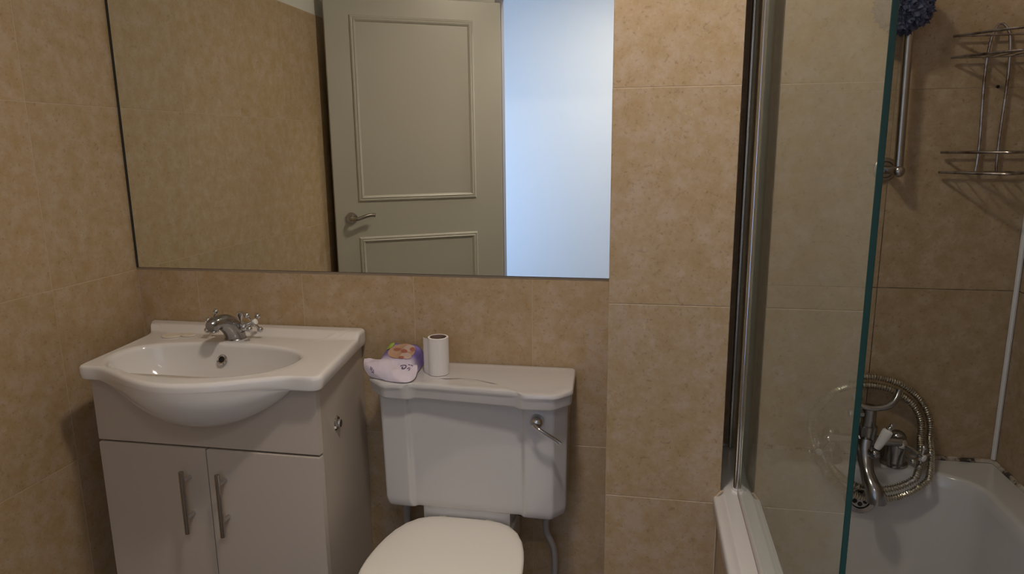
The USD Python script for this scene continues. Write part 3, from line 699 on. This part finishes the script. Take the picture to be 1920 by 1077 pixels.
obj('cradle', tube(cr, np.interp(np.linspace(0, 1, 30), [0, .5, 1], [.0058, .0072, .0072]), 12), 'worn_chrome', bm)
sp_ = spline([(1.953, -.080, .660, .0195), (1.950, -.090, .638, .0185), (1.949, -.104, .616, .0165), (1.950, -.124, .593, .0160), (1.954, -.142, .577, .0185), (1.960, -.153, .560, .0215), (1.962, -.156, .543, .0225)], 34)
obj('spout', tube(sp_[:, :3], sp_[:, 3], 18), 'worn_chrome', bm)
obj('spout_mouth', lathe([(.0185, 0), (.0185, .0006), (0, .0008)], sp_[-1, :3] - np.array([0, 0, .0001]), (.1, -.1, -1)), 'black_hole', bm)
lvb, lvt = np.array([1.966, -.112, .650]), np.array([1.990, -.116, .708])
lvd = (lvt - lvb) / np.linalg.norm(lvt - lvb)
dk = obj('diverter_knob', cat_(lathe([(.013, 0), (.014, .02), (.0125, .03), (.010, .036), (0, .037)], (1.959, -.080, .643), (.12, -1, -.12), 20), ball((1.964, -.113, .641), .0115, 2)), 'worn_chrome', bm)
obj('porcelain_lever', lathe([(.0068, .004), (.0085, .010), (.0118, .046), (.0115, .053), (.007, .057)], lvb, lvd, 20), 'porcelain_button', dk, label='white porcelain lever')
obj('lever_tip', cat_(lathe([(.007, .056), (.007, .060), (.0045, .063), (.0035, .066)], lvb, lvd, 16), ball(lvb + lvd * .069, .0046, 2)), 'chrome', dk)

# shower hose, coiled twice behind the mixer
tt = np.linspace(0, 1, 2400)
a = np.radians(100) - tt * math.radians(690)
_k = np.clip((tt - .28) / .26, 0, 1); rad = .139 - .021 * _k * _k * (3 - 2 * _k) + .0015 * np.sin(3 * a)
hp = np.c_[1.968 + rad * np.cos(a), -.024 - .012 * np.sin(tt * math.pi * 2.3) ** 2, .666 + rad * .96 * np.sin(a)]
wall_gap = np.minimum(hp[:, 1], -.012); hp[:, 1] = wall_gap
low = hp[:, 2] < .605; hp[:, 1] = np.where(hp[:, 2] < .66, hp[:, 1] - .085 * np.clip((.66 - hp[:, 2]) / .07, 0, 1) ** 1.2, hp[:, 1])
arc = np.r_[0, np.cumsum(np.linalg.norm(np.diff(hp, axis=0), axis=1))]
seg = np.abs((arc / .0056) % 1 - .5) * 2
hr = .0058 + .0026 * np.clip(1.5 - 2.0 * seg, 0, 1) ** .6
hs = thing('shower_hose', 'ribbed metal shower hose coiled twice around the bath mixer', 'hose', (1.968, -.04, .53))
obj('hose', tube(hp, hr, 10), 'hose_steel', hs, 35)

# ------------------------------------------------------------------ riser rail and loofah
ra = thing('shower_rail', 'vertical chrome shower rail fixed to the bath wall', 'shower rail', (1.97, 0, 1.28))
obj('rail', tube([(1.974, -.052, 1.283), (1.962, -.052, 1.86)], .0098, 18), 'satin_steel', ra)
for z, x in ((1.283, 1.974), (1.86, 1.962)):
    obj('wall_bracket', cat_(lathe([(.026, .0), (.0275, .002), (.0275, .005), (.024, .008), (.019, .0085), (.017, .006), (.010, .0065), (.0092, .012), (.0092, .052)], (x - .013, -.0005, z + .002), (.22, -1, 0)), ball((x, -.054, z), .0135, 3)), 'satin_steel', ra)
rng = np.random.default_rng(5)
fr = []
for k in range(520):
    d = rng.normal(size=3); d /= np.linalg.norm(d); u = np.cross(d, rng.normal(size=3)); u /= np.linalg.norm(u); w = np.cross(d, u)
    t = np.linspace(0, 2 * math.pi, 17); ph = rng.uniform(0, 6, 2); R0 = rng.uniform(.030, .056)
    rows = []
    for q in (.2, .6, 1.0):
        r_ = .004 * q * np.sin(4 * t + ph[0]) + .003 * q * np.sin(7 * t + ph[1]) + .003 * q * q
        rows.append(d * R0 + (u[None] * np.cos(t)[:, None] + w[None] * np.sin(t)[:, None]) * .0125 * q + d[None] * r_[:, None])
    fr.append(grid(np.array(rows)))
fr.append(ball((0, 0, 0), .034, 3))
lv, lf = cat_(*fr)
lc = np.array([1.950, -.066, 1.628])
lo = thing('bath_puff', 'blue grey mesh bath puff hanging on the shower rail', 'bath puff', tuple(lc))
obj('netting', (lv * np.array([1, .72, 1]) + lc, lf), 'net_blue', lo, 60)
obj('hanging_cord', tube(spline([lc + np.array([0, 0, .04]), (1.950, -.068, 1.72), (1.963, -.064, 1.80), (1.972, -.062, 1.72), lc + np.array([.006, 0, .04])], 30), .0016, 6), 'net_blue', lo)

# ------------------------------------------------------------------ wire rack
rk = thing('wire_rack', 'rust-flecked two-tier wire shower rack hooked on the bath wall', 'rack', (2.163, 0, 1.28))
WX0, WX1, WXc = 2.070, 2.256, 2.163
def wire(pts, r=.0021, nm='wire', n=None, s=8):
    return tube(spline(pts, n or 24) if len(pts) > 2 else np.array(pts, float), r, s)
obj('hanger_frame', wire([(2.144, -.014, 1.279), (2.1435, -.014, 1.40), (2.142, -.014, 1.54), (2.146, -.014, 1.568), (2.156, -.010, 1.588), (2.1625, -.008, 1.593), (2.170, -.010, 1.588), (2.179, -.014, 1.568), (2.183, -.014, 1.54), (2.1845, -.014, 1.40), (2.186, -.014, 1.279)], .0030, n=60), 'rusty_wire', rk)
for z0, z1 in ((1.524, 1.568), (1.279, 1.323)):
    for z in (z1, z0):
        fr_ = [(WXc + (WX1 - WXc) * math.cos(t), -.016 - .104 * (1 - abs(math.cos(t)) ** 1.25), z) for t in np.linspace(math.pi, 0, 25)]
        obj('shelf_rail', cat_(wire(fr_, .0029, n=60), wire([(WX0, -.016, z), (WX1, -.016, z)], .0024)), 'rusty_wire', rk)
    for k in range(7):
        x = WX0 + (k + 1) * (WX1 - WX0) / 8; t = math.acos(np.clip((x - WXc) / (WX1 - WXc), -1, 1)); yf = -.016 - .104 * (1 - abs(math.cos(t)) ** 1.25)
        obj('shelf_wire', wire([(x, -.016, z0), (x, yf, z0)], .0016, s=6), 'rusty_wire', rk)
hk = obj('drill_hole', lathe([(.0035, -.0004), (.0035, .0006), (0, .0007)], (2.1745, -.0004, 1.462), (0, -1, 0), 14), 'black_hole'); tag(hk, 'small black drill hole in the tile joint behind the wire rack', 'hole')
